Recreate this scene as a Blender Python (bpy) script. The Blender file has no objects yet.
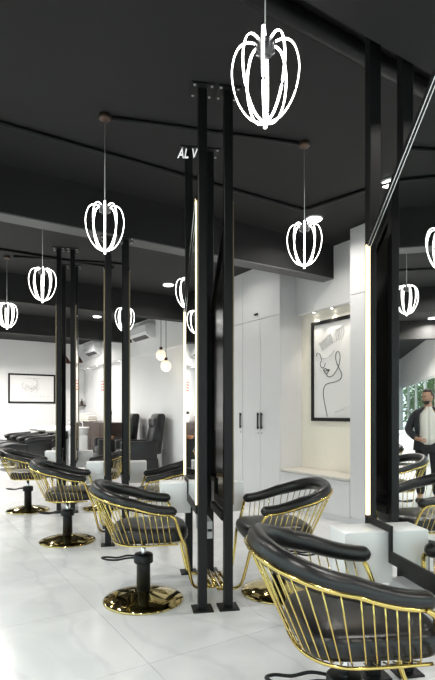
import bpy, bmesh, math, random
from mathutils import Vector, Matrix
R = math.radians
sc = bpy.context.scene
col = sc.collection
random.seed(7)

# ------------------------------------------------------------------ camera
THETA = R(32.25)
cd = bpy.data.cameras.new('camera'); cam = bpy.data.objects.new('camera', cd); col.objects.link(cam)
SCALE = 1.2                                    # the place is laid out in units of 1.2 m and brought to metres at the end
cam.location = (0, 0, 1.2); cam.rotation_euler = (R(90), 0, -THETA)
cd.sensor_fit = 'VERTICAL'; cd.sensor_height = 24; cd.lens = 500 / 680 * 24
cd.shift_y = 73 / 680; cd.clip_start = .02; cd.clip_end = 200
sc.camera = cam
# ------------------------------------------------------------------ world: pale overcast sky
w = bpy.data.worlds.new('sky'); sc.world = w; w.use_nodes = True
bg = w.node_tree.nodes['Background']
bg.inputs[0].default_value = (.93, .97, 1, 1); bg.inputs[1].default_value = 2.7
sc.view_settings.view_transform = 'Standard'; sc.view_settings.look = 'None'
sc.view_settings.gamma = 1; sc.view_settings.use_curve_mapping = False
sc.view_settings.exposure = -0.1
DOWN_W, SPOT_W, PEND_E, LED_E = 30, 24, 5.5, 2.4

# pixel -> place on a wall or the ceiling (photo frame 435 x 680)
def on(px, py, axis, val):
    X, s, c = (px - 217.5) / 500, math.sin(THETA), math.cos(THETA)
    d = (X * c + s, -X * s + c, (413 - py) / 500)
    t = (val - (1.2 if axis == 2 else 0)) / d[axis]
    return Vector((d[0] * t, d[1] * t, 1.2 + d[2] * t))

# ------------------------------------------------------------------ materials
MATS = {}
def mat(name, c, rough=.5, metal=0, vary=0, scale=8, bump=0, bscale=60, emit=None, es=0, coat=0, rvary=0, spec=.5, obj_var=0):
    if name in MATS: return MATS[name]
    m = bpy.data.materials.new(name); m.use_nodes = True
    nt = m.node_tree; b = nt.nodes['Principled BSDF']; L = nt.links.new
    b.inputs['Base Color'].default_value = (*c, 1); b.inputs['Roughness'].default_value = rough
    b.inputs['Metallic'].default_value = metal; b.inputs['Coat Weight'].default_value = coat
    b.inputs['Coat Roughness'].default_value = .05; b.inputs['Specular IOR Level'].default_value = spec
    tc = nt.nodes.new('ShaderNodeTexCoord')
    if vary or rvary:
        n = nt.nodes.new('ShaderNodeTexNoise'); n.inputs['Scale'].default_value = scale; n.inputs['Detail'].default_value = 5
        L(tc.outputs['Object'], n.inputs['Vector'])
        if vary:
            r = nt.nodes.new('ShaderNodeValToRGB')
            r.color_ramp.elements[0].position = .3; r.color_ramp.elements[1].position = .7
            r.color_ramp.elements[0].color = (*[max(0, x * (1 - vary)) for x in c], 1)
            r.color_ramp.elements[1].color = (*[min(1, x * (1 + vary)) for x in c], 1)
            L(n.outputs['Fac'], r.inputs[0]); L(r.outputs[0], b.inputs['Base Color'])
        if rvary:
            mr = nt.nodes.new('ShaderNodeMapRange')
            mr.inputs[3].default_value = max(0, rough - rvary); mr.inputs[4].default_value = rough + rvary
            L(n.outputs['Fac'], mr.inputs[0]); L(mr.outputs[0], b.inputs['Roughness'])
    if bump:
        n2 = nt.nodes.new('ShaderNodeTexNoise'); n2.inputs['Scale'].default_value = bscale; n2.inputs['Detail'].default_value = 3
        bp = nt.nodes.new('ShaderNodeBump'); bp.inputs['Strength'].default_value = bump; bp.inputs['Distance'].default_value = .003
        L(tc.outputs['Object'], n2.inputs['Vector']); L(n2.outputs['Fac'], bp.inputs['Height']); L(bp.outputs[0], b.inputs['Normal'])
    if emit:
        b.inputs['Emission Color'].default_value = (*emit, 1); b.inputs['Emission Strength'].default_value = es
    MATS[name] = m; return m

M_ceil = mat('ceiling_paint', (.0115, .0115, .012), .8, vary=.12, scale=2, bump=.1, bscale=40)
M_soffit_lit = mat('soffit_pendant_lit', (.11, .11, .112), .6, vary=.06, scale=3)  # ceiling colour lightened to paint in the pendants' light under the second beam
M_wall = mat('wall_paint', (.80, .80, .81), .6, vary=.015, scale=2, bump=.05, bscale=120)
M_lam = mat('cabinet_laminate', (.70, .70, .715), .38, vary=.012, scale=5)
M_cream = mat('cream_wallpaper', (.93, .89, .78), .6, vary=.02, scale=30, bump=.08, bscale=150)
M_white = mat('white_lacquer', (.88, .88, .89), .25, vary=.01, scale=6)
M_black = mat('black_steel', (.008, .008, .009), .42, metal=0, vary=.15, scale=30, rvary=.06, spec=.3)
M_blackgl = mat('black_gloss_back', (.022, .019, .017), .16, vary=.2, scale=6)
M_leather = mat('black_leather', (.007, .007, .0075), .30, vary=.2, scale=25, bump=.18, bscale=220, rvary=.05)
M_gold = mat('polished_brass', (.66, .50, .165), .16, metal=1, vary=.06, scale=12, rvary=.03)
M_brass = mat('mirror_brass', (.50, .40, .17), .07, metal=1, vary=.05, scale=10, rvary=.02)
M_bolt = mat('bright_screw', (.6, .6, .6), .3, metal=1, vary=.05)
M_chrome = mat('chrome', (.75, .75, .76), .12, metal=1, vary=.04)
M_mirror = mat('mirror_glass', (.90, .92, .91), .012, metal=1, vary=.004, scale=2)
M_led = mat('warm_led', (.9, .85, .7), .5, vary=.02, emit=(1, .77, .42), es=LED_E)
M_pled = mat('white_led', (.9, .9, .9), .5, vary=.02, emit=(1, .985, .94), es=PEND_E)
M_canopy = mat('bronze_canopy', (.10, .065, .05), .4, metal=.6, vary=.15)
M_wire = mat('steel_wire', (.7, .7, .7), .35, metal=.5, vary=.05)
M_hub = mat('smoked_plastic', (.03, .03, .035), .2, vary=.1)
M_down = mat('downlight_lens', (.9, .9, .9), .5, vary=.01, emit=(1, .97, .9), es=14)
M_wood = mat('dark_walnut', (.045, .026, .02), .4, vary=.35, scale=6)
M_woodtop = mat('stone_top', (.62, .60, .56), .35, vary=.06, scale=20)
M_paper = mat('art_paper', (.82, .82, .82), .45, vary=.01, scale=4)
M_ink = mat('ink_line', (.03, .03, .03), .6, vary=.1)
M_inkg = mat('grey_ink', (.45, .45, .46), .6, vary=.15)
M_red = mat('red_lettering', (.62, .2, .15), .5, vary=.1)
M_glow = mat('opal_glass', (.95, .9, .8), .3, vary=.01, emit=(1, .86, .60), es=.9)
M_copper = mat('dark_copper', (.07, .035, .025), .35, metal=.7, vary=.15)
M_acw = mat('white_plastic', (.78, .79, .8), .35, vary=.01)
M_dark = mat('dark_plastic', (.02, .02, .022), .4, vary=.1)
M_ceram = mat('white_ceramic', (.85, .86, .87), .12, vary=.01)
M_pave = mat('pavement_concrete', (.4, .4, .38), .8, vary=.1, scale=3)
M_leaf = mat('green_leaf', (.10, .17, .05), .5, vary=.45, scale=3)
M_bark = mat('bark', (.09, .07, .05), .8, vary=.3)
M_skin = mat('skin', (.45, .26, .17), .5, vary=.05)
M_hair = mat('dark_hair', (.018, .013, .011), .5, vary=.2)
M_cloth = mat('charcoal_cloth', (.022, .023, .028), .8, vary=.15, scale=40)
M_trouser = mat('black_trousers', (.014, .014, .017), .8, vary=.15, scale=40)
M_shirt = mat('white_knit', (.78, .76, .70), .8, vary=.03, scale=40)
M_bottle = mat('brown_bottle', (.05, .03, .02), .2, vary=.1)
M_frame_w = mat('white_window_frame', (.7, .72, .72), .4, vary=.02)

# floor: polished porcelain, faint marble clouding and veins
def floor_mat():
    m = bpy.data.materials.new('polished_tile'); m.use_nodes = True
    nt = m.node_tree; L = nt.links.new; b = nt.nodes['Principled BSDF']
    g = nt.nodes.new('ShaderNodeNewGeometry'); oi = nt.nodes.new('ShaderNodeObjectInfo')
    n = nt.nodes.new('ShaderNodeTexNoise'); n.inputs['Scale'].default_value = 1.6; n.inputs['Detail'].default_value = 6; n.inputs['Distortion'].default_value = 1.2
    L(g.outputs['Position'], n.inputs['Vector'])
    r = nt.nodes.new('ShaderNodeValToRGB'); e = r.color_ramp.elements
    e[0].position = .36; e[0].color = (.66, .665, .675, 1); e[1].position = .58; e[1].color = (.74, .74, .745, 1)
    L(n.outputs['Fac'], r.inputs[0])
    wv = nt.nodes.new('ShaderNodeTexWave'); wv.inputs['Scale'].default_value = .7; wv.inputs['Distortion'].default_value = 9
    wv.inputs['Detail'].default_value = 4; L(g.outputs['Position'], wv.inputs['Vector'])
    r2 = nt.nodes.new('ShaderNodeValToRGB'); e = r2.color_ramp.elements
    e[0].position = 0; e[0].color = (.90, .90, .91, 1); e[1].position = .05; e[1].color = (1, 1, 1, 1); L(wv.outputs['Color'], r2.inputs[0])
    mx = nt.nodes.new('ShaderNodeMix'); mx.data_type = 'RGBA'; mx.blend_type = 'MULTIPLY'; mx.inputs[0].default_value = .7
    L(r.outputs[0], mx.inputs[6]); L(r2.outputs[0], mx.inputs[7])
    mr = nt.nodes.new('ShaderNodeMapRange'); mr.inputs[3].default_value = .985; mr.inputs[4].default_value = 1.01; L(oi.outputs['Random'], mr.inputs[0])
    hs = nt.nodes.new('ShaderNodeHueSaturation'); L(mx.outputs[2], hs.inputs['Color']); L(mr.outputs[0], hs.inputs['Value'])
    L(hs.outputs[0], b.inputs['Base Color']); b.inputs['Roughness'].default_value = .16; b.inputs['Specular IOR Level'].default_value = .55
    return m
M_floor = floor_mat()
M_grout = mat('grout', (.6, .6, .6), .7, vary=.05)
def glass_mat():
    m = bpy.data.materials.new('window_glass'); m.use_nodes = True; nt = m.node_tree; L = nt.links.new
    for n in list(nt.nodes):
        if n.type == 'BSDF_PRINCIPLED': nt.nodes.remove(n)
    o = [n for n in nt.nodes if n.type == 'OUTPUT_MATERIAL'][0]
    t = nt.nodes.new('ShaderNodeBsdfTransparent'); t.inputs[0].default_value = (.86, .93, .92, 1)
    g = nt.nodes.new('ShaderNodeBsdfGlossy'); g.inputs['Roughness'].default_value = .02
    no = nt.nodes.new('ShaderNodeTexNoise'); no.inputs['Scale'].default_value = 2
    mr = nt.nodes.new('ShaderNodeMapRange'); mr.inputs[3].default_value = .06; mr.inputs[4].default_value = .12; L(no.outputs['Fac'], mr.inputs[0])
    mx = nt.nodes.new('ShaderNodeMixShader'); L(mr.outputs[0], mx.inputs[0]); L(t.outputs[0], mx.inputs[1]); L(g.outputs[0], mx.inputs[2]); L(mx.outputs[0], o.inputs[0])
    return m
M_glass = glass_mat()

# ------------------------------------------------------------------ mesh helpers
class MB:
    def __init__(s): s.v = []; s.f = []; s.sm = []
    def add(s, vs, fs, smooth=False):
        o = len(s.v); s.v += [tuple(v) for v in vs]; s.f += [tuple(i + o for i in f) for f in fs]; s.sm += [smooth] * len(fs); return s
    def box(s, x0, y0, z0, x1, y1, z1):
        return s.add([(x0, y0, z0), (x1, y0, z0), (x1, y1, z0), (x0, y1, z0), (x0, y0, z1), (x1, y0, z1), (x1, y1, z1), (x0, y1, z1)],
                     [(3, 2, 1, 0), (4, 5, 6, 7), (0, 1, 5, 4), (1, 2, 6, 5), (2, 3, 7, 6), (3, 0, 4, 7)])
    def tube(s, pts, r, seg=8, r2=None, up=(0, 0, 1), closed=False, smooth=True):
        P = [Vector(p) for p in pts]; n = len(P)
        ra = r if isinstance(r, (list, tuple)) else [r] * n
        rb = ra if r2 is None else (r2 if isinstance(r2, (list, tuple)) else [r2] * n)
        up = Vector(up); vs = []; last = None
        for i, p in enumerate(P):
            if closed: t = P[(i + 1) % n] - P[i - 1]
            else: t = P[min(i + 1, n - 1)] - P[max(i - 1, 0)]
            t.normalize()
            ref = up if abs(t.dot(up)) < .95 else (last if last is not None else Vector((1, 0, 0)))
            a = ref.cross(t)
            if a.length < 1e-5: a = Vector((0, 1, 0)).cross(t)
            a.normalize(); b = t.cross(a); last = b
            for k in range(seg):
                q = 2 * math.pi * k / seg
                vs.append(p + a * math.cos(q) * ra[i] + b * math.sin(q) * rb[i])
        fs = []
        for i in range(n if closed else n - 1):
            j = (i + 1) % n
            for k in range(seg):
                fs.append((i * seg + k, i * seg + (k + 1) % seg, j * seg + (k + 1) % seg, j * seg + k))
        if not closed:
            fs.append(tuple(range(seg - 1, -1, -1))); fs.append(tuple((n - 1) * seg + k for k in range(seg)))
        return s.add(vs, fs, smooth)
    def lathe(s, prof, seg=24, c=(0, 0, 0), smooth=True):
        vs = []; n = len(prof)
        for r, z in prof:
            for k in range(seg):
                q = 2 * math.pi * k / seg; vs.append((c[0] + max(r, 1e-4) * math.cos(q), c[1] + max(r, 1e-4) * math.sin(q), c[2] + z))
        fs = [(i * seg + k, i * seg + (k + 1) % seg, (i + 1) * seg + (k + 1) % seg, (i + 1) * seg + k) for i in range(n - 1) for k in range(seg)]
        fs.append(tuple(range(seg - 1, -1, -1))); fs.append(tuple((n - 1) * seg + k for k in range(seg)))
        return s.add(vs, fs, smooth)
    def prism(s, poly, f0, f1):   # poly of 2-D points, f0/f1 map a 2-D point to the two faces
        n = len(poly); vs = [f0(p) for p in poly] + [f1(p) for p in poly]
        fs = [tuple(range(n - 1, -1, -1)), tuple(range(n, 2 * n))] + [(i, (i + 1) % n, n + (i + 1) % n, n + i) for i in range(n)]
        return s.add(vs, fs)
    def mesh(s, name, m, bevel=0, bseg=2, sub=0):
        me = bpy.data.meshes.new(name); me.from_pydata(s.v, [], s.f); me.update()
        for p, q in zip(me.polygons, s.sm): p.use_smooth = q
        bm = bmesh.new(); bm.from_mesh(me); bmesh.ops.recalc_face_normals(bm, faces=bm.faces)
        if bevel:
            bmesh.ops.bevel(bm, geom=list(bm.edges), offset=bevel, segments=bseg, affect='EDGES', profile=.5, clamp_overlap=True)
            if bseg > 1:
                for f in bm.faces: f.smooth = True
        bm.to_mesh(me); bm.free(); me.materials.append(m); return me
    def build(s, name, m, parent=None, bevel=0, bseg=2):
        return obj(name, s.mesh(name, m, bevel, bseg), parent)
def obj(name, me, parent=None):
    o = bpy.data.objects.new(name, me); col.objects.link(o); o.parent = parent; return o
def tag(o, label=None, cat=None, group=None, kind=None):
    if label: o['label'] = label
    if cat: o['category'] = cat
    if group: o['group'] = group
    if kind: o['kind'] = kind
    return o
def thing(name, loc, rz, label, cat, group=None):
    e = bpy.data.objects.new(name, None); col.objects.link(e); e.location = loc; e.rotation_euler = (0, 0, rz); e.empty_display_size = .1
    return tag(e, label, cat, group)
def copy_tree(o, parent=None):
    c = o.copy(); col.objects.link(c); c.parent = parent
    for ch in list(o.children): copy_tree(ch, c)
    return c
def bx(*a): return MB().box(*a)
def struct(name, mb, m, bevel=0): return tag(mb.build(name, m, None, bevel), kind='structure')
def cat_path(pts, n=6):   # Catmull-Rom
    P = [Vector(p) for p in pts]; out = []
    for i in range(len(P) - 1):
        a, b, c, d = P[max(i - 1, 0)], P[i], P[i + 1], P[min(i + 2, len(P) - 1)]
        for k in range(n):
            t = k / n
            out.append(.5 * ((2 * b) + (c - a) * t + (2 * a - 5 * b + 4 * c - d) * t * t + (3 * b - a - 3 * c + d) * t ** 3))
    out.append(P[-1]); return out

# ------------------------------------------------------------------ the room
XL, XR, YB, YF, H = -0.60, 4.50, -2.6, 14.4, 3.18      # left glass wall, right wall, wall behind, far wall, ceiling
YE = 18.6                                     # a passage runs on past the far wall on the glazed side
fl = struct('floor', bx(XL - .1, YB - .1, -.12, XR + .2, YF + .2, -.012).box(XL - .1, YF + .2, -.12, 1.9, YE + .1, -.012), M_grout)
TS = .8; tm = MB().box(.001, .001, -.012, TS - .001, TS - .001, 0).mesh('tile', M_floor)
nx = int((XR + .1 - XL) / TS) + 1; ny = int((YE - YB) / TS) + 1
for i in range(nx):
    for j in range(ny):
        x, y = XL + i * TS, YB + j * TS
        ye = YE + .05 if x + TS < 1.9 else YF + .1; xe = XR + .15
        if x + TS > xe or y + TS > ye:
            x1, y1 = min(TS, xe - x), min(TS, ye - y)
            if x1 < .02 or y1 < .02: continue
            t = obj('tile', MB().box(.001, .001, -.012, x1 - .001, y1 - .001, 0).mesh('tile', M_floor), fl)
        else: t = obj('tile', tm, fl)
        t.location = (x, y, 0)
struct('ceiling', bx(XL - .1, YB - .1, H, XR + .2, YE + .1, H + .12), M_ceil)
struct('wall_back', bx(1.8, YF, 0, XR + .2, YF + .12, H), M_wall)
struct('wall_passage', bx(1.8, YF + .12, 0, 1.92, YE, H), M_wall)
struct('wall_end', bx(XL - .1, YE, 0, 1.92, YE + .12, H), M_wall)
struct('wall_right', bx(XR, YB, 0, XR + .12, YF, H), M_wall)
# downstand beams across the ceiling, each with a soffit board; the second is coloured as pendant-lit
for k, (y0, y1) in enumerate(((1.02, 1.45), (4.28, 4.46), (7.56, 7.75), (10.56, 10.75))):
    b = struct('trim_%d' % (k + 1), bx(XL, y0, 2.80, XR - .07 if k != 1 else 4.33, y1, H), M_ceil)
    bx(XL, y0, 2.788, XR - .07 if k != 1 else 4.33, y1, 2.80).build('soffit_board', M_soffit_lit if k == 1 else M_ceil, b)
# bulkhead ledge along the far part of the right wall
struct('trim_5', bx(4.38, 7.05, 2.47, XR, YF, H), M_wall)
# left wall: glazing under a white lintel
struct('wall_left', bx(XL - .12, YB, 2.15, XL, YE, H), M_wall)
PW = 1.5142; nwin = 14
for k in range(nwin):
    y0 = YB + k * PW
    fr = struct('window_%d' % (k + 1), bx(XL - .09, y0, 0, XL - .03, y0 + .07, 2.15).box(XL - .09, y0 + PW - .02, 0, XL - .03, y0 + PW, 2.15)
                .box(XL - .09, y0 + .07, 0, XL - .03, y0 + PW - .02, .1).box(XL - .09, y0 + .07, 2.1, XL - .03, y0 + PW - .02, 2.15), M_frame_w)
    bx(XL - .085, y0 + .07, 1.26, XL - .035, y0 + PW - .02, 1.30).build('transom', M_frame_w, fr)
    bx(XL - .065, y0 + .07, .1, XL - .055, y0 + PW - .02, 1.26).build('pane', M_glass, fr)
    bx(XL - .065, y0 + .07, 1.30, XL - .055, y0 + PW - .02, 2.1).build('pane', M_glass, fr)
# glass front behind the camera, unseen, added for soft frontal daylight
struct('wall_front', bx(XL, YB - .12, 2.75, XR, YB, H), M_wall)
for k in range(4):
    x0 = XL + k * 1.475
    fr = struct('window_%d' % (nwin + 1 + k), bx(x0, YB - .09, 0, x0 + .06, YB - .03, 2.75).box(x0 + .06, YB - .09, 0, x0 + 1.475, YB - .03, .08)
                .box(x0 + .06, YB - .09, 2.69, x0 + 1.475, YB - .03, 2.75), M_frame_w)
    bx(x0 + .06, YB - .065, .08, x0 + 1.475, YB - .055, 2.69).build('pane', M_glass, fr)
tag(bx(-40, -40, -.4, 40, 50, -.13).build('pavement', M_pave), 'grey concrete pavement outside the glazed wall', 'pavement', kind='structure')

# ------------------------------------------------------------------ ceiling conduits
def conduit(pts, r, label, group='black conduits on the ceiling'):
    return tag(MB().tube(pts, r, 10).build('ceiling_conduit', M_black), label, 'conduit', group)
conduit([(XL, 1.86, 3.13), (4.38, 1.86, 3.13)], .045, 'thick black pipe under the ceiling beside the wide grey soffit')
conduit([(XL, 3.65, 3.163), (3.26, 3.65, 3.163), (3.30, 3.61, 3.163), (3.46, 3.0, 3.163), (3.6, 2.4, 3.163)], .017, 'thin black conduit crossing the ceiling with a bend towards the wardrobes')
conduit([(XL, 6.47, 3.163), (2.42, 6.47, 3.163)], .017, 'straight black conduit crossing the ceiling by the shampoo area')

# ------------------------------------------------------------------ mirror stations
A = R(22.4)
ST = [(1.765, 2.94 + 1.743 * k) for k in (-1, 0, 1, 2)]
ORD = ['fourth', 'third', 'second', 'first']
# station frame: local +y runs along the mirror (away from the added glass front), local +x towards the wardrobes
HL = .36; GX = .08; PS = .027
def station(k):
    st = thing('mirror_station', (ST[k][0] + (0, 0, .02, .03)[k], ST[k][1], 0), -(A, A, R(20.6), R(19.6))[k],
               'black steel double mirror station on four posts, %s from the shampoo beds' % ORD[k], 'mirror', 'double mirror stations down the middle of the room')
    for sy in (-1, 1):
        for sx in (-1, 1):
            x, y = sx * GX, sy * HL
            top = 2.788 if (k == 2 and sy < 0) else H      # these two posts end under the beam
            p = bx(x - PS, y - PS, .008, x + PS, y + PS, top - .008).build('post', M_black, st, .003, 1)
            bx(x - .062, y - .062, 0, x + .062, y + .062, .008).build('base_plate', M_black, p)
            bx(x - .07, y - .07, top - .008, x + .07, y + .07, top).build('top_plate', M_black, p)
            for ux in (-.052, .052):
                for uy in (-.052, .052):
                    o = obj('screw', SCREW, p); o.location = (x + ux, y + uy, top - .008)
    y0, y1 = -HL + PS, HL - PS
    zb, zn, yn = .627, .732, y1 - .20          # bottom, notch bottom, notch start
    zt0, zt1 = 2.52, 1.955                       # slanted top: high towards the added glass front
    poly = [(y0, zb), (yn, zb), (yn, zn), (y1, zn), (y1, zt1), (y0, zt0)]
    for sx in (-1, 1):
        xi, xo = sx * (GX + PS + .001), sx * (GX + PS)
        mi = MB().prism(poly, lambda p: (xi - sx * .002, p[0], p[1]), lambda p: (xi + sx * .004, p[0], p[1])).build('mirror', M_mirror, st)
        MB().prism(poly, lambda p: (xi - sx * .016, p[0], p[1]), lambda p: (xi - sx * .003, p[0], p[1])).build('backing', M_blackgl, mi)
        n = len(poly); WS = {0: .05, 1: .02, 2: .028, 4: .03}
        for i in (0, 1, 2, 4):                 # frame bars just outside the outline
            a, b = Vector(poly[i]), Vector(poly[(i + 1) % n]); d = (b - a).normalized(); nn = Vector((d.y, -d.x)) * WS[i]
            if i == 0: b = b + d * .02
            if i == 1: b = b - d * .028
            MB().prism([a, b, b + nn, a + nn], lambda p: (xi - sx * .03, p[0], p[1]), lambda p: (xo + sx * .010, p[0], p[1])).build('frame_bar', M_black, mi)
            if i == 4:
                nn = nn.normalized() * .007
                MB().prism([a, b, b + nn, a + nn], lambda p: (xo + sx * .010, p[0], p[1]), lambda p: (xo + sx * .014, p[0], p[1])).build('edge_profile', M_chrome, mi)
        for yy, za, zz in ((y0 - .012, zb + .01, zt0 - .02), (y1 + .012, zn + .005, zt1 + .01)):
            if sx < 0:                         # aisle side: lens stands proud of a slim channel
                MB().box(xo - .005, yy - .011, za - .004, xo, yy + .011, zz + .004).build('led_channel', M_channel, mi)
                MB().box(xo - .013, yy - .0065, za, xo - .005, yy + .0065, zz).build('led_strip', M_led if k < 2 else M_channel, mi)
            else:                              # wardrobe side: lens lies deep in its channel
                for e in (-1, 1):
                    MB().box(xo, yy + e * .0095 - .0025, za - .004, xo + .012, yy + e * .0095 + .0025, zz + .004).build('led_channel', M_channel, mi)
                MB().box(xo, yy - .007, za, xo + .006, yy + .007, zz).build('led_strip', M_led, mi)
        # white drawer box standing out of the notch
        xa, xb = sorted((xi - sx * .02, xo + sx * .195))
        MB().box(xa, yn + .036, .485, xb, y1 - .001, zn - .03).build('drawer_box', M_white, st, .004, 2)
    # inner drawer between the mirrors and the lower cross bars
    d = MB().box(-GX + PS + .018, -.05, .35, GX - PS - .018, .30, .465).build('inner_drawer', M_lam, st, .003, 1)
    MB().box(.0, -.06, .40, .03, -.05, .415).build('handle', M_black, d)
    for sx in (-1, 1):
        MB().box(sx * (GX - .02) - .015, y0, .53, sx * (GX - .02) + .015, yn - .03, .578).build('cross_bar', M_black, st)
    return st
SCREW = MB().lathe([(.009, -.006), (.009, 0)], 8).mesh('screw', M_bolt)
M_channel = mat('led_channel_brass', (.30, .24, .15), .35, metal=.8, vary=.1)
for k in range(4): station(k)

# ------------------------------------------------------------------ salon chairs (local +x is the front)
def plan(u, rx0, rx1, ry, fx):   # u -1..1 round the back: U-shaped outline, open at the front
    a = u * 1.0
    s = abs(a)
    if s > .55:                    # straight arm
        t = (s - .55) / .45
        return (rx0 + (fx - rx0) * t, math.copysign(ry * (1 - .06 * t * t), a))
    q = (s / .55) * math.pi / 2
    e = .82
    return (rx0 - rx1 * (math.cos(q) ** e), math.copysign(ry * (math.sin(q) ** e), a) if s > 1e-6 else 0)
def make_chair():
    t = thing('salon_chair', (0, 0, 0), 0, '', 'chair', 'black and gold salon chairs')
    N = 40; us = sorted([-1 + 2 * i / N for i in range(N + 1)] + [e * v for e in (-1, 1) for v in (.998, .99, .978, .965)])
    def lift(u):                   # 0 at arm tips, 1 at the back
        s = abs(u); return .5 + .5 * math.cos(min(1, s / .98) * math.pi)
    pts = []; ra = []; rb = []
    for u in us:
        x, y = plan(u, -.07, .235, .262, .188); L = lift(u); e = min(1, (1 - abs(u)) / .06)
        k = math.sqrt(max(.05, 1 - (1 - e) ** 2))
        pts.append((x, y, .570 + .120 * L)); ra.append((.033 + .001 * L) * k); rb.append((.032 + .013 * L) * k)
    MB().tube(pts, ra, 14, rb).build('padded_backrest', M_leather, t)
    seat = MB()
    SN = 36; prof = [(.86, 0), (.96, .012), (1, .04), (1, .085), (.97, .115), (.88, .135), (.6, .142), (.02, .145)]
    def sq(q, rx, ry, cx, e=.45):
        cq, sq_ = math.cos(q), math.sin(q)
        return (cx + rx * math.copysign(abs(cq) ** e, cq), ry * math.copysign(abs(sq_) ** e, sq_))
    vs = []; fs = []
    for i, (s, z) in enumerate(prof):
        for k in range(SN):
            x, y = sq(2 * math.pi * k / SN, .232 * s, .222 * s, .040); vs.append((x, y, .369 + z * .64))
    for i in range(len(prof) - 1):
        for k in range(SN): fs.append((i * SN + k, i * SN + (k + 1) % SN, (i + 1) * SN + (k + 1) % SN, (i + 1) * SN + k))
    fs.append(tuple(range(SN - 1, -1, -1))); fs.append(tuple((len(prof) - 1) * SN + k for k in range(SN)))
    seat.add(vs, fs, True).build('seat', M_leather, t)
    # gold rails
    def top_at(u):
        x, y = plan(u, -.07, .268 + .004 * lift(u), .291 + .006 * lift(u), .188); return Vector((x, y, .552 + .130 * lift(u)))
    def bot_at(u):
        x, y = plan(u, -.02, .175, .232, .235); return Vector((x, y, .366))
    uu = [-.93 + 1.86 * i / 40 for i in range(41)]
    MB().tube([top_at(u) for u in uu], .0075, 8).build('top_rail', M_gold, t)
    MB().tube([bot_at(u) for u in uu], .006, 8).build('bottom_rail', M_gold, t)
    for i in range(29):
        u = -.89 + 1.78 * i / 28
        a, b = top_at(u), bot_at(u * .97)
        inn = Vector((.02 - b.x, -b.y, 0)).normalized()
        MB().tube([a, a.lerp(b, .5), a.lerp(b, .92), b + Vector((0, 0, .006)) + inn * .006, b + inn * .03], .0028, 6).build('wire', M_gold, t)
    for s in (-1, 1):              # front tubes run down from the arm tip and on to the footrest
        p = cat_path([top_at(s * .93), (.172, s * .283, .535), (.188, s * .262, .49), (.215, s * .245, .41), (.24, s * .228, .352), (.262, s * .19, .23), (.286, s * .165, .12), (.312, s * .145, .076), (.36, s * .135, .066), (.44, s * .13, .066)], 6)
        MB().tube(p, .010, 8).build('front_tube', M_gold, t)
    for i in range(3):
        x = .372 + .033 * i
        MB().tube([(x, -.15, .079), (x, .15, .079)], .012, 10).build('foot_bar', M_gold, t)
    # pump and base
    MB().lathe([(.10, 0), (.10, .018), (.045, .022)], 20, (-.005, 0, .347)).build('seat_plate', M_black, t)
    MB().lathe([(.016, 0), (.016, .17)], 14, (-.005, 0, .18)).build('piston', M_chrome, t)
    pm = MB().lathe([(.045, 0), (.043, .20), (.043, .22)], 22, (-.005, 0, .045)).build('pump_column', M_black, t)
    MB().lathe([(.058, 0), (.062, .006), (.062, .05), (.054, .058)], 22, (-.005, 0, .24)).build('collar', M_black, pm)
    lv = cat_path([(-.02, .05, .262), (-.10, .075, .268), (-.17, .08, .255), (-.235, .08, .262), (-.27, .05, .268), (-.235, .02, .262), (-.17, .02, .257), (-.10, .015, .268), (-.02, 0, .268)], 5)
    MB().tube(lv, .0065, 8).build('pump_lever', M_black, pm)
    MB().lathe([(.255, 0), (.258, .006), (.25, .014), (.20, .030), (.13, .046), (.07, .058), (.05, .062)], 40, (-.005, 0, 0)).build('round_base', M_brass, t)
    return t
ch = make_chair(); first = True
for p in ch.children:                          # seats are pumped up a little
    if p.name.split('.')[0] not in ('round_base', 'pump_column'): p.location.z += .038
CL, CR = (1.318, 2.972), (2.145, 2.63)
spots = []
for k in (-1, 0, 1, 2): spots.append((CL[0], CL[1] + 1.743 * k, -A, 'aisle', 2 - k, 0))
for k in (0, 1, 2): spots.append((CR[0], CR[1] + 1.743 * k, math.pi - A, 'wardrobe', 2 - k, 0))
ON = ['first', 'second', 'third', 'fourth']
for x, y, rz, side, o, d in spots:
    c = ch if first else copy_tree(ch); first = False
    if side == 'aisle' and o == 3: x, y, d = 1.30, 1.228, -5
    c.location = (x, y, 0); c.rotation_euler = (0, 0, rz + R(d))
    dz = .03 if side == 'aisle' and o == 3 else -.018 if side == 'wardrobe' else 0    # pumped to different heights
    for p in c.children:
        if p.name.split('.')[0] not in ('round_base', 'pump_column'): p.location.z = .038 + dz
    c['label'] = 'black leather salon chair with gold wires on the %s side, %s from the shampoo beds' % (side, ON[o])

# ------------------------------------------------------------------ pendant lamps
def make_pendant():
    t = thing('pendant_lamp', (0, 0, 0), 0, '', 'lamp', 'glowing wire pendant lamps')
    # local origin on the ceiling; lamp body from z0 (tip) upwards
    z0 = -.91
    MB().lathe([(.038, 0), (.040, -.028), (.034, -.034)], 20).build('ceiling_canopy', M_canopy, t)
    MB().tube([(0, 0, -.034), (0, 0, z0 + .312)], .0025, 6).build('suspension_wire', M_wire, t)
    hub = MB().lathe([(.010, .315), (.034, .31), (.036, .265), (.020, .255)], 16, (0, 0, z0)).build('hub', M_hub, t)
    prof = [(.036, .335), (.062, .343), (.088, .332), (.106, .30), (.117, .245), (.116, .19), (.104, .125), (.080, .066), (.048, .024), (.006, .006)]
    for k in range(8):
        q = R(45 * k)
        jit = 1.06 if k % 4 == 2 else (.90 if k % 2 else 1.0)
        p = cat_path([(r * jit * math.cos(q), r * jit * math.sin(q), z0 + z * .91) for r, z in prof], 4)
        MB().tube(p, .0058, 8, .0028).build('led_tube', M_pled, t)
    MB().tube([(0, 0, z0 + .01), (0, 0, z0 - .012)], .007, 8).build('tip', M_pled, t)
    return t
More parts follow.
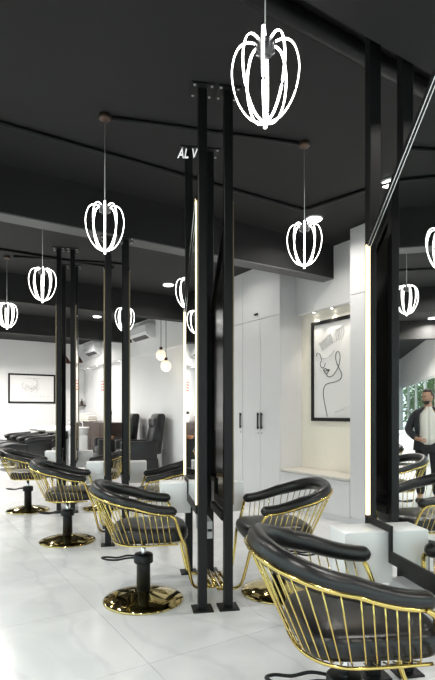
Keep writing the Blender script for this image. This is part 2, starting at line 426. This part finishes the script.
pn = make_pendant(); first = True
PL, PR = (1.14, 3.21), (2.49, 2.755)
for px, py, side, ks in ((PL[0], PL[1], 'aisle', (-1, 0, 1, 2)), (PR[0], PR[1], 'wardrobe', (0, 1, 2))):
    for k in ks:
        o = pn if first else copy_tree(pn); first = False
        y = py + 1.743 * k
        if side == 'wardrobe' and k == 1: y = 4.52
        if side == 'aisle' and k == -1: y = 1.475
        if side == 'aisle' and k == 2: y = 6.76
        o.location = (px - (.02 if k == 2 and side == 'aisle' else 0), y, H); o.rotation_euler = (0, 0, math.atan2(-y, -px) + R(4 * k))
        o['label'] = 'bud shaped pendant of glowing white tubes over the %s chairs, %s from the shampoo beds' % (side, ON[2 - k])
for k in (0, 1, 2):
    d = Vector((PR[0] - PL[0], PR[1] - PL[1], 0)).normalized()
    a = Vector((PL[0], PL[1] + 1.743 * k, 3.166)) + d * .045; b = Vector((PR[0], PR[1] + 1.743 * k if k != 1 else 4.52, 3.166)) - d * .045
    if k == 1: continue
    conduit([a, b], .014, 'thin black conduit between the two pendant canopies %s from the shampoo beds' % ON[2 - k])

# ------------------------------------------------------------------ recessed downlights
def downlight(x, y, label, watts, z=H, size=.075):
    t = thing('downlight', (x, y, z), 0, label, 'light', 'round ceiling downlights')
    MB().lathe([(size + .015, 0), (size + .013, -.012), (size, -.014)], 24).build('rim', M_acw, t)
    MB().lathe([(size, -.0145), (size * .97, -.02), (.002, -.021)], 24).build('lens', M_down, t)
    ld = bpy.data.lights.new('downlight_lamp', 'AREA'); ld.shape = 'DISK'; ld.size = size * 2; ld.energy = watts; ld.color = (1, .96, .89); ld.spread = R(150)
    lo = bpy.data.objects.new('downlight_lamp', ld); col.objects.link(lo); lo.parent = t; lo.location = (0, 0, -.03)
dl = [(3.54, 2.83), (3.54, 3.77), (3.46, 6.90), (3.37, 9.95), (-.13, 10.3), (.3, 7.0), (.3, 3.0), (.3, 5.2), (1.7, .4), (3.4, .6), (-.4, .6), (.8, -1.3), (2.8, -1.3), (3.46, 5.4), (1.3, 8.9), (1.4, 12.2), (3.4, 12.4)]
wh = ['by the tall wardrobe and the picture niche', 'above the picture niche', 'between two beams before the far wall units', 'just before the beam by the shampoo beds',
      'above the man in the dark blazer', 'over the aisle by the glazed wall', 'over the aisle beside the second row window', 'over the middle of the aisle', 'near the added glass front over the first station',
      'near the added glass front by the wardrobes', 'near the added glass front by the glazed wall', 'by the door bay of the added glass front', 'by the corner bay of the added glass front', 'over the wardrobe doors', 'in the bay before the shampoo area',
      'over the foot end of the shampoo beds', 'over the shampoo basins']
for (x, y), t in zip(dl, wh): downlight(x, y, 'round white downlight in the dark ceiling ' + t, DOWN_W * (.25 if x > 3 and 5 < y < 6 else .6 if x > 3 and y < 8 else .12 if x > 3 and y < 11 else 2.4 if x > 3 else 9.0 if y > 11 else 3.0 if y > 8 else 1))

# ------------------------------------------------------------------ wardrobes on the right
XC = 4.06
def wardrobe(y0, nd, label, handles, dw=.41):
    y1 = y0 + nd * dw
    t = thing('wardrobe', (XC, y0, 0), 0, label, 'wardrobe', 'pale grey fitted wardrobes')
    g = .0025; B = .012
    MB().box(.02, 0, .0, XR - XC - .002, y1 - y0 - .001, H - .002).build('body', M_lam, t)
    MB().box(.012, 0, 0, .02, y1 - y0 - .001, .08).build('plinth', M_lam, t)
    for i in range(nd):
        a, b = i * dw + g, (i + 1) * dw - g
        d = MB().box(0, a, .085, .02, b, 2.455).build('door', M_lam, t, .0015, 1)
        hy = (b - .035) if handles[i] else (a + .035)
        MB().box(-.024, hy - .011, .985, -.014, hy + .011, 1.205).box(-.014, hy - .008, 1.0, 0, hy + .008, 1.02).box(-.014, hy - .008, 1.17, 0, hy + .008, 1.19).build('handle', M_black, d)
        ml = MB().tube([(-.006, hy, .93), (0, hy, .93)], .010, 12); ml.build('lock', M_chrome, d)
    n2 = max(1, nd // 2)
    for i in range(n2):
        a, b = i * (y1 - y0) / n2 + g, (i + 1) * (y1 - y0) / n2 - g
        d = MB().box(0, a, 2.462, .02, b, H - .01).build('upper_door', M_lam, t, .0015, 1)
        MB().box(-.02, a + .60 * (b - a) - .035, 2.52, 0, a + .60 * (b - a) + .035, 2.545).build('knob', M_black, d)
    return t
wardrobe(4.95, 2, 'tall pale grey wardrobe with black bar handles next to the picture niche', [1, 0])
wardrobe(5.772, 2, 'tall pale grey wardrobe, middle unit beyond the picture niche', [0, 1])
wardrobe(6.594, 1, 'narrow single door grey wardrobe ending at the far white wall', [0])
wardrobe(2.95, 2, 'tall pale grey wardrobe on the other side of the niche from the beam end', [1, 0], .4125)
wardrobe(2.12, 2, 'tall pale grey wardrobe behind the fourth mirror station', [1, 0], .4125)
# niche
NY0, NY1 = 3.776, 4.948
struct('wall_niche', bx(4.43, NY0, 0, 4.498, NY1, H - .001), M_cream)
struct('trim_6', bx(4.33, NY0, 2.47, 4.429, NY1, H - .001), M_wall)
t = thing('niche_bench', (XC, NY0, 0), 0, 'low grey storage bench with pale top under the framed face drawing', 'bench')
MB().box(.02, .002, 0, .368, NY1 - NY0 - .002, .465).build('body', M_lam, t)
for i in range(2):
    a = .003 + i * .586; MB().box(0, a, .07, .02, a + .58, .46).build('door', M_lam, t, .0015, 1)
MB().box(-.012, .002, .467, .369, NY1 - NY0 - .002, .495).build('bench_top', M_woodtop, t, .002, 1)
for i, y in enumerate((4.05, 4.36, 4.67)):
    tt = thing('niche_spotlight', (4.38, y, 2.469), 0, 'tiny warm spotlight under the niche header, %s from the tall wardrobe with the beam' % ['third', 'second', 'first'][i], 'light', 'niche spotlights')
    MB().lathe([(.022, 0), (.022, -.006), (.016, -.008)], 14).build('rim', M_acw, tt)
    MB().lathe([(.016, -.0085), (.001, -.009)], 14).build('lens', M_down, tt)
    ld = bpy.data.lights.new('spot', 'SPOT'); ld.energy = SPOT_W; ld.spot_size = R(72); ld.spot_blend = .8; ld.color = (1, .90, .72); ld.shadow_soft_size = .02
    lo = bpy.data.objects.new('spot', ld); col.objects.link(lo); lo.parent = tt; lo.location = (-.01, 0, -.02); lo.rotation_euler = (0, R(-4), 0)

# framed one-line face drawing in the niche
XP = 4.43
pt = thing('framed_picture', (XP, 0, 0), 0, 'black framed line drawing of a woman face on the cream niche wall', 'picture')
py0, py1, pz0, pz1 = 3.88, 4.745, 1.10, 2.345
def frame_parts(t, a0, a1, z0, z1, wdt, dep, f):   # f(a, d, z): along, out of wall, up
    mb = MB()
    def bar(p, q, r, s):
        c = [f(a, d, z) for z in (r, s) for d in (0, dep) for a in (p, q)]
        mb.add(c, [(0, 1, 3, 2), (4, 6, 7, 5), (0, 4, 5, 1), (2, 3, 7, 6), (0, 2, 6, 4), (1, 5, 7, 3)])
    bar(a0, a1, z0, z0 + wdt); bar(a0, a1, z1 - wdt, z1); bar(a0, a0 + wdt, z0 + wdt, z1 - wdt); bar(a1 - wdt, a1, z0 + wdt, z1 - wdt)
    mb.build('frame', M_black, t)
    m2 = MB(); c = [f(a, d, z) for z in (z0 + wdt, z1 - wdt) for d in (.003, dep * .5) for a in (a0 + wdt, a1 - wdt)]
    m2.add(c, [(0, 1, 3, 2), (4, 6, 7, 5), (0, 4, 5, 1), (2, 3, 7, 6), (0, 2, 6, 4), (1, 5, 7, 3)])
    return m2.build('print', M_paper, t)
pr = frame_parts(pt, py0, py1, pz0, pz1, .042, .03, lambda a, d, z: (-d, a, z))
def art(pts, r, m=M_ink, n=5, name='ink_stroke'):
    P = []
    for a, b in pts:
        q = on(300 + a / 5.667, 310 + b / 5.667, 0, XP - .016); P.append((q.x - XP, q.y, q.z))
    MB().tube(cat_path(P, n), r, 6).build(name, m, pr)
art([(96, 262), (94, 250), (104, 245), (114, 254), (119, 270), (122, 285), (115, 305), (120, 322), (132, 328), (140, 314), (144, 300)], 0.0044)
art([(119, 272), (136, 276), (160, 266), (180, 248), (196, 228)], 0.0034, M_inkg)
art([(134, 338), (146, 332), (154, 338), (166, 338), (160, 350), (150, 362), (140, 352), (134, 340)], 0.0054)
art([(138, 346), (150, 345), (164, 342)], 0.0051)
art([(150, 364), (158, 376), (176, 378), (198, 356), (218, 318), (227, 270), (222, 240), (208, 238), (202, 262), (206, 292), (222, 330), (236, 364), (228, 392), (198, 408), (160, 416), (140, 432), (132, 470), (138, 520), (148, 570), (154, 604)], 0.0048)
for i in range(7):
    art([(108 + 3 * i, 190 + 6.5 * i), (140 + 3 * i, 160 + 7 * i), (178 + 2 * i, 130 + 8 * i)], 0.0027, M_inkg, 3)
for i in range(4):
    art([(186 + 10 * i, 190 - 6 * i), (190 + 11 * i, 140 - 8 * i), (204 + 12 * i, 104 - 4 * i), (212 + 12 * i, 122), (206 + 9 * i, 168)], 0.0024, M_inkg, 4)
art([(200, 582), (214, 568), (222, 574), (236, 560), (244, 566), (258, 550), (270, 554), (282, 546)], 0.0024, M_inkg, 4, 'signature')

# ------------------------------------------------------------------ white letters by the ceiling at the second station back post
cu = bpy.data.curves.new('letters', 'FONT'); cu.body = 'AL V'; cu.size = .1; cu.extrude = .004; cu.shear = .25; cu.space_character = 1.0
to = bpy.data.objects.new('tmp', cu); col.objects.link(to); dg = bpy.context.evaluated_depsgraph_get(); dg.update()
me = bpy.data.meshes.new_from_object(to.evaluated_get(dg)); bpy.data.objects.remove(to)
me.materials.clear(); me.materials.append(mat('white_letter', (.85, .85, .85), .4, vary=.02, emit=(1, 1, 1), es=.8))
so = obj('lettering', me); tag(so, 'small white letters hanging under the dark ceiling behind a mirror post', 'sign')
q = on(177.5, 158, 2, 3.075); so.location = q; so.rotation_euler = (R(90), 0, -THETA); so.scale = (.68, 1, 1)

# ------------------------------------------------------------------ far end: wash area
# framed print on the back wall
fp = thing('framed_print', (0, YF, 0), 0, 'wide black framed pale print on the white wall above the shampoo beds', 'picture')
pr2 = frame_parts(fp, 2.414, 3.66, 1.47, 2.275, .045, .03, lambda a, d, z: (a, -d, z))
def sk(pts, r, name='sketch_line', m=M_inkg):
    MB().tube(cat_path([(x, -.017, z) for x, z in pts], 4), r, 6).build(name, m, pr2)
rr = random.Random(3)
for i in range(14):
    cx_, cz_ = 2.98 + .16 * rr.uniform(-1, 1), 1.92 + .11 * rr.uniform(-1, 1); q0 = rr.uniform(0, 6); rad = rr.uniform(.05, .14)
    sk([(cx_ + rad * 1.3 * math.cos(q0 + k * .7), cz_ + rad * math.sin(q0 + k * .7)) for k in range(6)], .0028)
for i in range(9):
    x = 2.52 + i * .115; sk([(x, 1.66), (x + .04, 1.665), (x + .085 - .02 * (i % 3), 1.66)], .005, 'caption_word')
for i in range(5):
    x = 2.9 + i * .075; sk([(x, 2.155), (x + .055, 2.155)], .006, 'caption_word')
# wall lettering in red on the right wall
ml = MB()
for i, ws in enumerate(((.16, .10, .2), (.22, .12), (.1, .18, .14), (.2, .16))):
    y = 12.95
    for wd in ws:
        ml.box(XR - .006, y - wd, 2.02 - .075 * i, XR - .001, y, 2.055 - .075 * i); y -= wd + .04
tag(ml.build('wall_lettering', M_red), 'small red lettering in four lines on the far white wall', 'sign')
# air conditioners on the bulkhead ledge
def aircon(y, label):
    t = thing('air_conditioner', (4.38, y, 2.74), 0, label, 'air conditioner', 'wall air conditioners')
    p = [(0, 0), (-.10, 0), (-.20, .06), (-.22, .12), (-.22, .26), (-.20, .29), (0, .29)]
    MB().prism(p, lambda q: (q[0], -.42, q[1]), lambda q: (q[0], .42, q[1])).build('casing', M_acw, t, .006, 2)
    MB().prism([(-.105, -.002), (-.195, .054), (-.19, .06), (-.10, .004)], lambda q: (q[0] - .004, -.36, q[1] - .004), lambda q: (q[0] - .004, .36, q[1] - .004)).build('louvre', M_dark, t)
    MB().box(-.224, -.40, .13, -.219, .40, .134).build('panel_line', M_dark, t)
aircon(9.75, 'white wall air conditioner with dark louvre above the black recliners')
aircon(12.95, 'white wall air conditioner above the red lettering')
# ledge spots
for i, y in enumerate((13.9, 13.1, 12.3, 11.5)):
    tt = thing('ledge_spotlight', (4.44, y, 2.469), 0, 'tiny spotlight under the white ledge, %s from the far corner' % ON[i], 'light', 'ledge spotlights')
    MB().lathe([(.03, 0), (.03, -.006), (.022, -.008)], 14).build('rim', M_acw, tt); MB().lathe([(.022, -.0085), (.001, -.009)], 14).build('lens', M_down, tt)
    ld = bpy.data.lights.new('spot', 'SPOT'); ld.energy = SPOT_W * .2; ld.spot_size = R(60); ld.spot_blend = .8; ld.color = (1, .9, .72); ld.shadow_soft_size = .02
    lo = bpy.data.objects.new('spot', ld); col.objects.link(lo); lo.parent = tt; lo.location = (-.02, 0, -.02)
# globe pendants
def globe(px, py, x, r, label):
    q = on(px, py, 0, x)
    t = thing('globe_pendant', q, 0, label, 'lamp', 'opal globe pendants')
    MB().lathe([(r * math.sin(math.pi * i / 14), -r * math.cos(math.pi * i / 14) * 1.05) for i in range(15)], 24).build('globe', M_glow, t)
    MB().lathe([(.03, r * .95), (.03, r + .05), (.012, r + .06)], 16).build('cap', M_copper, t)
    MB().tube([(0, 0, r + .05), (0, 0, H - q.z)], .006, 6).build('cord', M_dark, t)
    ld = bpy.data.lights.new('globe_lamp', 'POINT'); ld.energy = 1.2; ld.color = (1, .84, .6); ld.shadow_soft_size = .1
    lo = bpy.data.objects.new('globe_lamp', ld); col.objects.link(lo); lo.parent = t; lo.location = (0, 0, -r - .03)
globe(161, 355, 4.14, .095, 'glowing opal globe pendant by the white wall, the higher one')
globe(166, 366, 4.16, .10, 'glowing opal globe pendant by the white wall, the lower one')
# cone pendants
def cone(px, py, y, label):
    q = on(px, py, 1, y)
    t = thing('cone_pendant', q, 0, label, 'lamp', 'dark copper cone pendants')
    MB().lathe([(.15, 0), (.148, .008), (.10, .09), (.05, .16), (.025, .19), (.02, .22), (.016, .22), (.02, .18), (.045, .155), (.095, .085), (.142, .004)], 24).build('shade', M_copper, t)
    MB().lathe([(.03 * math.sin(math.pi * i / 8) + .001, -.03 * math.cos(math.pi * i / 8) + .03) for i in range(9)], 12).build('bulb', M_glow, t)
    MB().tube([(0, 0, .21), (0, 0, H - q.z)], .006, 6).build('cord', M_dark, t)
cone(77.5, 362.5, 13.3, 'dark copper cone pendant over the white shampoo basins, nearer the wall shelf')
cone(65.5, 363.5, 13.5, 'dark copper cone pendant half hidden between the mirror posts')
# wall shelf with bottles
q = on(79.5, 405, 1, YF - .01)
t = tag(MB().box(q.x - .19, YF - .14, q.z - .03, q.x + .17, YF - .001, q.z).build('wall_shelf', M_wood, None, .002, 1), 'short dark wall shelf holding two bottles', 'shelf')
for i, dx in enumerate((-.09, .05)):
    b = thing('bottle', (q.x + dx, YF - .07, q.z), 0, 'small dark bottle on the wall shelf, %s' % ['beside the mirror edge', 'nearer the room corner'][i], 'bottle', 'bottles on the wall shelf')
    MB().lathe([(.04, 0), (.042, .01), (.042, .09), (.03, .11), (.014, .12), (.014, .135)], 16).build('body', M_bottle, b)
    MB().lathe([(.017, .135), (.017, .165)], 12).build('cap', M_dark, b)
# shampoo beds
def bed(x, y, label):
    t = thing('shampoo_bed', (x, y, 0), 0, label, 'shampoo bed', 'black shampoo beds with white basins')
    p = cat_path([(-.78, .33), (-.72, .47), (-.5, .55), (-.2, .52), (.1, .50), (.3, .58), (.55, .74), (.66, .80)], 5)
    th = .085
    top = [(a.x, a.z) for a in [Vector((u, 0, v)) for u, v in [(q.x, q.y) for q in [Vector((k[0], k[1])) for k in p]]]]
    poly = top + [(u, v - th * 1.9) for u, v in reversed(top)]
    MB().prism(poly, lambda q: (q[0], -.31, q[1]), lambda q: (q[0], .31, q[1])).build('mattress', M_leather, t, .03, 3)
    for s in (-1, 1):
        MB().tube(cat_path([(-.25, s * .345, .60), (-.1, s * .35, .64), (.2, s * .35, .66), (.38, s * .345, .68)], 4), .045, 10, .05).build('armrest', M_leather, t)
        MB().box(-.2, s * .345 - .02, .28, .3, s * .345 + .02, .62).build('side_panel', M_leather, t, .01, 2)
    MB().box(-.35, -.26, 0, .55, .26, .36).build('base', M_leather, t, .02, 2)
    b = MB().box(.70, -.28, 0, 1.12, .28, .70).build('basin_stand', M_white, t, .02, 2)
    vs = []; fs = []; n = 28; pr_ = [(.24, .62), (.30, .72), (.33, .86), (.325, .875), (.30, .86), (.24, .74), (.05, .70)]
    MB().lathe([(r, z) for r, z in pr_], 28, (.90, 0, 0)).build('basin', M_ceram, t)
    MB().lathe([(.02, 0), (.19, .015), (.25, .06), (.22, .10), (.05, .125)], 20, (.50, 0, .745)).build('neck_pillow', M_shirt, t)
    MB().tube(cat_path([(1.12, .1, .70), (1.12, .1, .95), (1.05, .08, 1.0), (.98, .06, .96)], 4), .012, 8).build('tap', M_chrome, t)
for i, y in enumerate((11.45, 12.35, 13.25)):
    bed(2.45 + .0 * i, y, 'black reclined shampoo bed with white basin, %s from the far white wall' % ['third', 'second', 'first'][i])
# dark wood counter and what stands on it
ct = thing('wood_counter', (4.0, 10.95, 0), 0, 'dark walnut counter along the white wall under the red lettering', 'counter')
MB().box(.01, 0, .06, .49, 2.7, .94).build('body', M_wood, ct)
for i in range(4): MB().box(-.008, .01 + .673 * i, .08, .01, .663 + .673 * i, .92).build('door', M_wood, ct, .003, 1)
MB().box(-.02, -.02, .94, .49, 2.72, .975).build('worktop', M_wood, ct, .003, 1)
MB().box(.03, .02, 0, .49, 2.68, .06).build('plinth', M_dark, ct)
def stack(y, n, label):
    t = thing('towel_stack', (4.2, y, .975), 0, label, 'towels', 'folded white towels')
    for i in range(n): MB().box(-.12, -.17, .055 * i, .12, .17, .055 * i + .05).build('towel', M_shirt, t, .02, 3)
stack(13.35, 4, 'tall stack of folded white towels on the walnut counter')
stack(12.95, 3, 'low stack of folded white towels on the walnut counter')
cb = thing('card_stand', (4.15, 11.45, .975), R(15), 'small white card with dark header standing on the walnut counter', 'card')
MB().box(-.01, -.14, 0, .01, .14, .2).build('card', M_white, cb); MB().box(-.012, -.14, .2, .012, .14, .26).build('header', M_dark, cb)
# recliners against the right wall
def recliner(x, y, rz, label):
    t = thing('recliner', (x, y, 0), rz, label, 'armchair', 'black recliners')
    MB().box(-.38, -.40, .05, .36, .40, .34).build('base', M_leather, t, .03, 2)
    MB().box(-.36, -.28, .34, .30, .28, .50).build('seat', M_leather, t, .05, 3)
    poly = [(.20, .40), (.36, 1.14), (.40, 1.19), (.50, 1.19), (.53, 1.14), (.44, .40)]
    b = MB().prism(poly, lambda q: (q[0], -.28, q[1]), lambda q: (q[0], .28, q[1])).build('backrest', M_leather, t, .025, 2)
    MB().box(.30, -.25, .92, .37, .25, 1.10).build('head_cushion', M_leather, b, .03, 3)
    for s in (-1, 1): MB().box(-.36, s * .345 - .06, .3, .34, s * .345 + .06, .66).build('armrest', M_leather, t, .03, 3)
    for sx in (-.3, .3):
        for s in (-.33, .33): MB().lathe([(.025, 0), (.03, .06)], 10, (sx, s, 0)).build('foot', M_dark, t)
recliner(3.88, 9.15, R(-12), 'black leather recliner below the globe pendants')
recliner(3.84, 10.3, R(-12), 'black leather recliner between the globe pendants and the walnut counter')
bw = tag(MB().lathe([(.03, 0), (.05, .005), (.075, .04), (.08, .07), (.074, .07), (.06, .03), (.01, .012)], 20).build('bowl', mat('peach_bowl', (.45, .2, .1), .4, vary=.1)), 'small brown bowl on the arm of a black recliner', 'bowl')
bw.location = (3.55, 9.70, .66)

# ------------------------------------------------------------------ seen in the mirror: the man, a white desk, greenery outside
def man():
    e = thing('person', (.65, 6.41, 0), R(12), 'person in dark blazer, white top and black trousers, hand at the waist', 'person')
    # local: faces -y, +x is his left
    J = {}; Rd = {}; E = []
    def j(n, p, r, parent=None):
        J[n] = p; Rd[n] = r
        if parent: E.append((parent, n))
    j('pelvis', (0, 0, .93), (.15, .11)); j('waist', (0, .01, 1.08), (.135, .10), 'pelvis'); j('chest', (0, .01, 1.27), (.155, .115), 'waist')
    j('collar', (0, .02, 1.41), (.08, .07), 'chest'); j('neck', (.005, .0, 1.50), (.052, .055), 'collar'); j('skull', (.01, -.01, 1.58), (.06, .07), 'neck')
    for s, n in ((1, 'l'), (-1, 'r')):
        j('hip' + n, (s * .10, 0, .86), (.095, .1), 'pelvis'); j('knee' + n, (s * .11, -.02, .49), (.06, .065), 'hip' + n)
        j('ankle' + n, (s * .12, .01, .09), (.042, .05), 'knee' + n); j('toe' + n, (s * .14, -.15, .04), (.042, .034), 'ankle' + n)
        j('sh' + n, (s * .17, .01, 1.39), (.062, .065), 'collar')
    j('ell', (.31, .04, 1.12), (.046, .046), 'shl'); j('wrl', (.17, -.16, .99), (.03, .03), 'ell'); j('hal', (.11, -.19, .97), (.036, .022), 'wrl')
    j('elr', (-.29, .03, 1.10), (.046, .046), 'shr'); j('wrr', (-.30, -.06, .86), (.03, .03), 'elr'); j('har', (-.295, -.08, .79), (.024, .036), 'wrr')
    for i in range(4):
        L = [.045, .052, .048, .036][i]
        j('fl%d' % i, (.075 - L * .3, -.20 - .004 * i, .99 - .018 * i), (.009, .009), 'hal'); j('gl%d' % i, (.05 - L * .6, -.185, .985 - .018 * i), (.008, .008), 'fl%d' % i)
        j('fr%d' % i, (-.295, -.105 + .018 * i, .74), (.009, .009), 'har'); j('gr%d' % i, (-.285, -.105 + .018 * i, .74 - L), (.008, .008), 'fr%d' % i)
    j('tl', (.12, -.20, 1.015), (.010, .010), 'hal'); j('tl2', (.09, -.205, 1.035), (.008, .008), 'tl')
    j('tr', (-.28, -.125, .79), (.010, .010), 'har'); j('tr2', (-.275, -.14, .755), (.008, .008), 'tr')
    names = list(J); ix = {n: i for i, n in enumerate(names)}
    def skinned(names, edges, grow):
        me = bpy.data.meshes.new('sk'); id_ = {n: i for i, n in enumerate(names)}
        me.from_pydata([J[n] for n in names], [(id_[a], id_[b]) for a, b in edges], []); o = bpy.data.objects.new('sk', me); col.objects.link(o)
        mo = o.modifiers.new('s', 'SKIN'); mo.use_smooth_shade = True
        for i, n in enumerate(names):
            sv = me.skin_vertices[0].data[i]; sv.radius = (Rd[n][0] + grow, Rd[n][1] + grow); sv.use_root = (i == 0)
        su = o.modifiers.new('u', 'SUBSURF'); su.levels = 2; su.render_levels = 2
        dg = bpy.context.evaluated_depsgraph_get(); dg.update()
        r = bpy.data.meshes.new_from_object(o.evaluated_get(dg)); bpy.data.objects.remove(o); return r
    body = skinned(names, E, 0)
    # head joined to the body mesh
    bm = bmesh.new(); bm.from_mesh(body)
    hr = Matrix.Translation((.015, -.02, 1.635)) @ Matrix.Rotation(R(38), 4, 'Z')
    r = bmesh.ops.create_uvsphere(bm, u_segments=24, v_segments=18, radius=1)
    for v in r['verts']:
        x, y, z = v.co; zz = z * .118; wx = .076 * (1 - .22 * max(0, -z)); dy = .095 * (1 - .12 * max(0, -z))
        p = Vector((x * wx, y * dy, zz))
        if y < -.6:
            nose = math.exp(-((x / .16) ** 2) - ((z + .12) / .2) ** 2); p.y -= .022 * nose
            for ex in (-.36, .36): p.y += .012 * math.exp(-(((x - ex) / .14) ** 2) - ((z - .08) / .11) ** 2)
            p.y -= .006 * math.exp(-((x / .3) ** 2) - ((z + .52) / .07) ** 2)
        v.co = hr @ p
    for s in (-1, 1):
        r = bmesh.ops.create_uvsphere(bm, u_segments=8, v_segments=6, radius=1)
        for v in r['verts']: v.co = hr @ Vector((s * .078 + v.co.x * .01, .01 + v.co.y * .02, -.01 + v.co.z * .03))
    for f in bm.faces: f.smooth = True
    bm.to_mesh(body); bm.free(); body.materials.clear(); body.materials.append(M_skin); obj('body', body, e)
    def cap(name, keep, s, m):
        b2 = bmesh.new(); bmesh.ops.create_uvsphere(b2, u_segments=24, v_segments=18, radius=1)
        bmesh.ops.delete(b2, geom=[v for v in b2.verts if not keep(v.co)], context='VERTS')
        for v in b2.verts:
            z = v.co.z; v.co = hr @ Vector((v.co.x * .076 * s * (1 - .22 * max(0, -z)), v.co.y * .095 * s * (1 - .12 * max(0, -z)), z * .118 * s))
        for f in b2.faces: f.smooth = True
        mm = bpy.data.meshes.new(name); b2.to_mesh(mm); b2.free(); mm.materials.append(m); o = obj(name, mm, e)
        so_ = o.modifiers.new('t', 'SOLIDIFY'); so_.thickness = .012; so_.offset = 1
    cap('hair', lambda c: c.z > .42 + (-.35 if c.y > -.1 else .12) - (.35 if c.y > .4 else 0), 1.05, M_hair)
    cap('beard', lambda c: c.y < -.05 and c.z < -.38 and not (abs(c.x) < .22 and -.58 < c.z < -.44), 1.02, M_hair)
    bm = bmesh.new()
    for s in (-.36, .36):
        r = bmesh.ops.create_uvsphere(bm, u_segments=8, v_segments=6, radius=.011)
        for v in r['verts']: v.co = hr @ (v.co + Vector((s * .076, -.086, .008)))
    mm = bpy.data.meshes.new('eyes'); bm.to_mesh(mm); bm.free(); mm.materials.append(M_hair); obj('eyes', mm, e)
    # clothes
    sub = ['pelvis', 'hipl', 'hipr', 'kneel', 'kneer', 'anklel', 'ankler']; ed = [p for p in E if p[0] in sub and p[1] in sub]
    me = skinned(sub, ed, .018); me.materials.clear(); me.materials.append(M_trouser); obj('trousers', me, e)
    def ring(sp, a0, a1, rows, m, name, thick):
        vs = []; fs = []; n = 26
        for z, rx, ry, ox, oy in rows:
            for k in range(n + 1):
                q = a0 + (a1 - a0) * k / n; vs.append((ox + rx * math.sin(q), oy - ry * math.cos(q), z))
        for i in range(len(rows) - 1):
            for k in range(n): fs.append((i * (n + 1) + k, i * (n + 1) + k + 1, (i + 1) * (n + 1) + k + 1, (i + 1) * (n + 1) + k))
        mb = MB().add(vs, fs, True); o = mb.build(name, m, e); so_ = o.modifiers.new('t', 'SOLIDIFY'); so_.thickness = thick; so_.offset = 1
    ring(0, 0, 2 * math.pi, [(.90, .185, .145, 0, 0), (1.0, .175, .14, 0, .01), (1.15, .172, .14, 0, .01), (1.28, .182, .145, 0, .01), (1.38, .15, .12, 0, .015), (1.45, .085, .085, 0, .01), (1.485, .066, .068, 0, 0)], M_shirt, 'top', .004)
    ring(0, R(38), R(322), [(.80, .215, .175, 0, .0), (1.0, .20, .165, 0, .01), (1.15, .195, .16, 0, .01), (1.28, .205, .165, 0, .01), (1.38, .19, .135, 0, .015), (1.45, .11, .10, 0, .012), (1.48, .078, .082, 0, .006)], M_cloth, 'blazer', .012)
    sub = ['collar', 'shl', 'ell', 'wrl']; me = skinned(sub, [('collar', 'shl'), ('shl', 'ell'), ('ell', 'wrl')], .024); me.materials.clear(); me.materials.append(M_cloth); obj('sleeve', me, e)
    sub = ['collar', 'shr', 'elr', 'wrr']; me = skinned(sub, [('collar', 'shr'), ('shr', 'elr'), ('elr', 'wrr')], .024); me.materials.clear(); me.materials.append(M_cloth); obj('sleeve', me, e)
    for s in (1, -1):
        sh = MB().tube(cat_path([(s * .12, .07, .045), (s * .122, .02, .05), (s * .13, -.08, .045), (s * .142, -.19, .03)], 4), [.04] * 4 + [.05] * 8 + [.025], 12, [.05] * 5 + [.04] * 7 + [.02])
        sh.build('shoe', M_dark, e)
man()
bpy.data.objects['person'].scale = (.866,) * 3
dk = thing('reception_desk', (.22, 11.6, 0), 0, 'white reception desk standing beyond the man near the glazed wall', 'desk')
MB().box(-.35, -.3, .0, .35, .3, .74).build('body', M_white, dk, .004, 1); MB().box(-.4, -.34, .74, .4, .34, .78).build('worktop', M_white, dk, .004, 1)
MB().box(-.36, -.31, 0, .36, -.30, .06).build('plinth', M_dark, dk)
def bush(x, y, h, r, label):
    t = thing('street_tree', (x, y, -.13), 0, label, 'tree', 'green trees outside the glazing')
    MB().tube([(0, 0, 0), (.03, .02, h * .4), (0, .05, h * .8)], [.07, .055, .03], 8).build('trunk', M_bark, t)
    rn = random.Random(int(x * 100 + y * 7)); vs = []; fs = []
    for i in range(2600):
        u = Vector((rn.gauss(0, 1), rn.gauss(0, 1), rn.gauss(0, 1))).normalized() * (rn.random() ** .35)
        c = Vector((u.x * r, u.y * r, h * .55 + u.z * h * .5)); a = Vector((rn.gauss(0, 1), rn.gauss(0, 1), rn.gauss(0, 1))).normalized(); b = a.orthogonal().normalized(); s = .07 + .06 * rn.random()
        o = len(vs); vs += [c - a * s, c + b * s * .45, c + a * s, c - b * s * .45]; fs.append((o, o + 1, o + 2, o + 3))
    o = MB().add(vs, fs).build('foliage', M_leaf, t); o['kind'] = 'stuff'
for i, (x, y, h, r) in enumerate(((-2.3, 12.6, 2.6, .9), (-2.0, 15.4, 3.0, 1.0), (-2.5, 18.4, 2.6, 1.0), (-2.2, 21.4, 3.2, 1.2), (-3.6, 24.4, 3.4, 1.3))):
    bush(x, y, h, r, 'leafy green tree outside the glazed wall, %s one past the man' % ['first', 'second', 'third', 'fourth', 'fifth'][i])

# ------------------------------------------------------------------ units to metres
for o in list(sc.objects):
    if o.parent is None:
        o.location = o.location * SCALE
        if o.type != 'CAMERA': o.scale = o.scale * SCALE
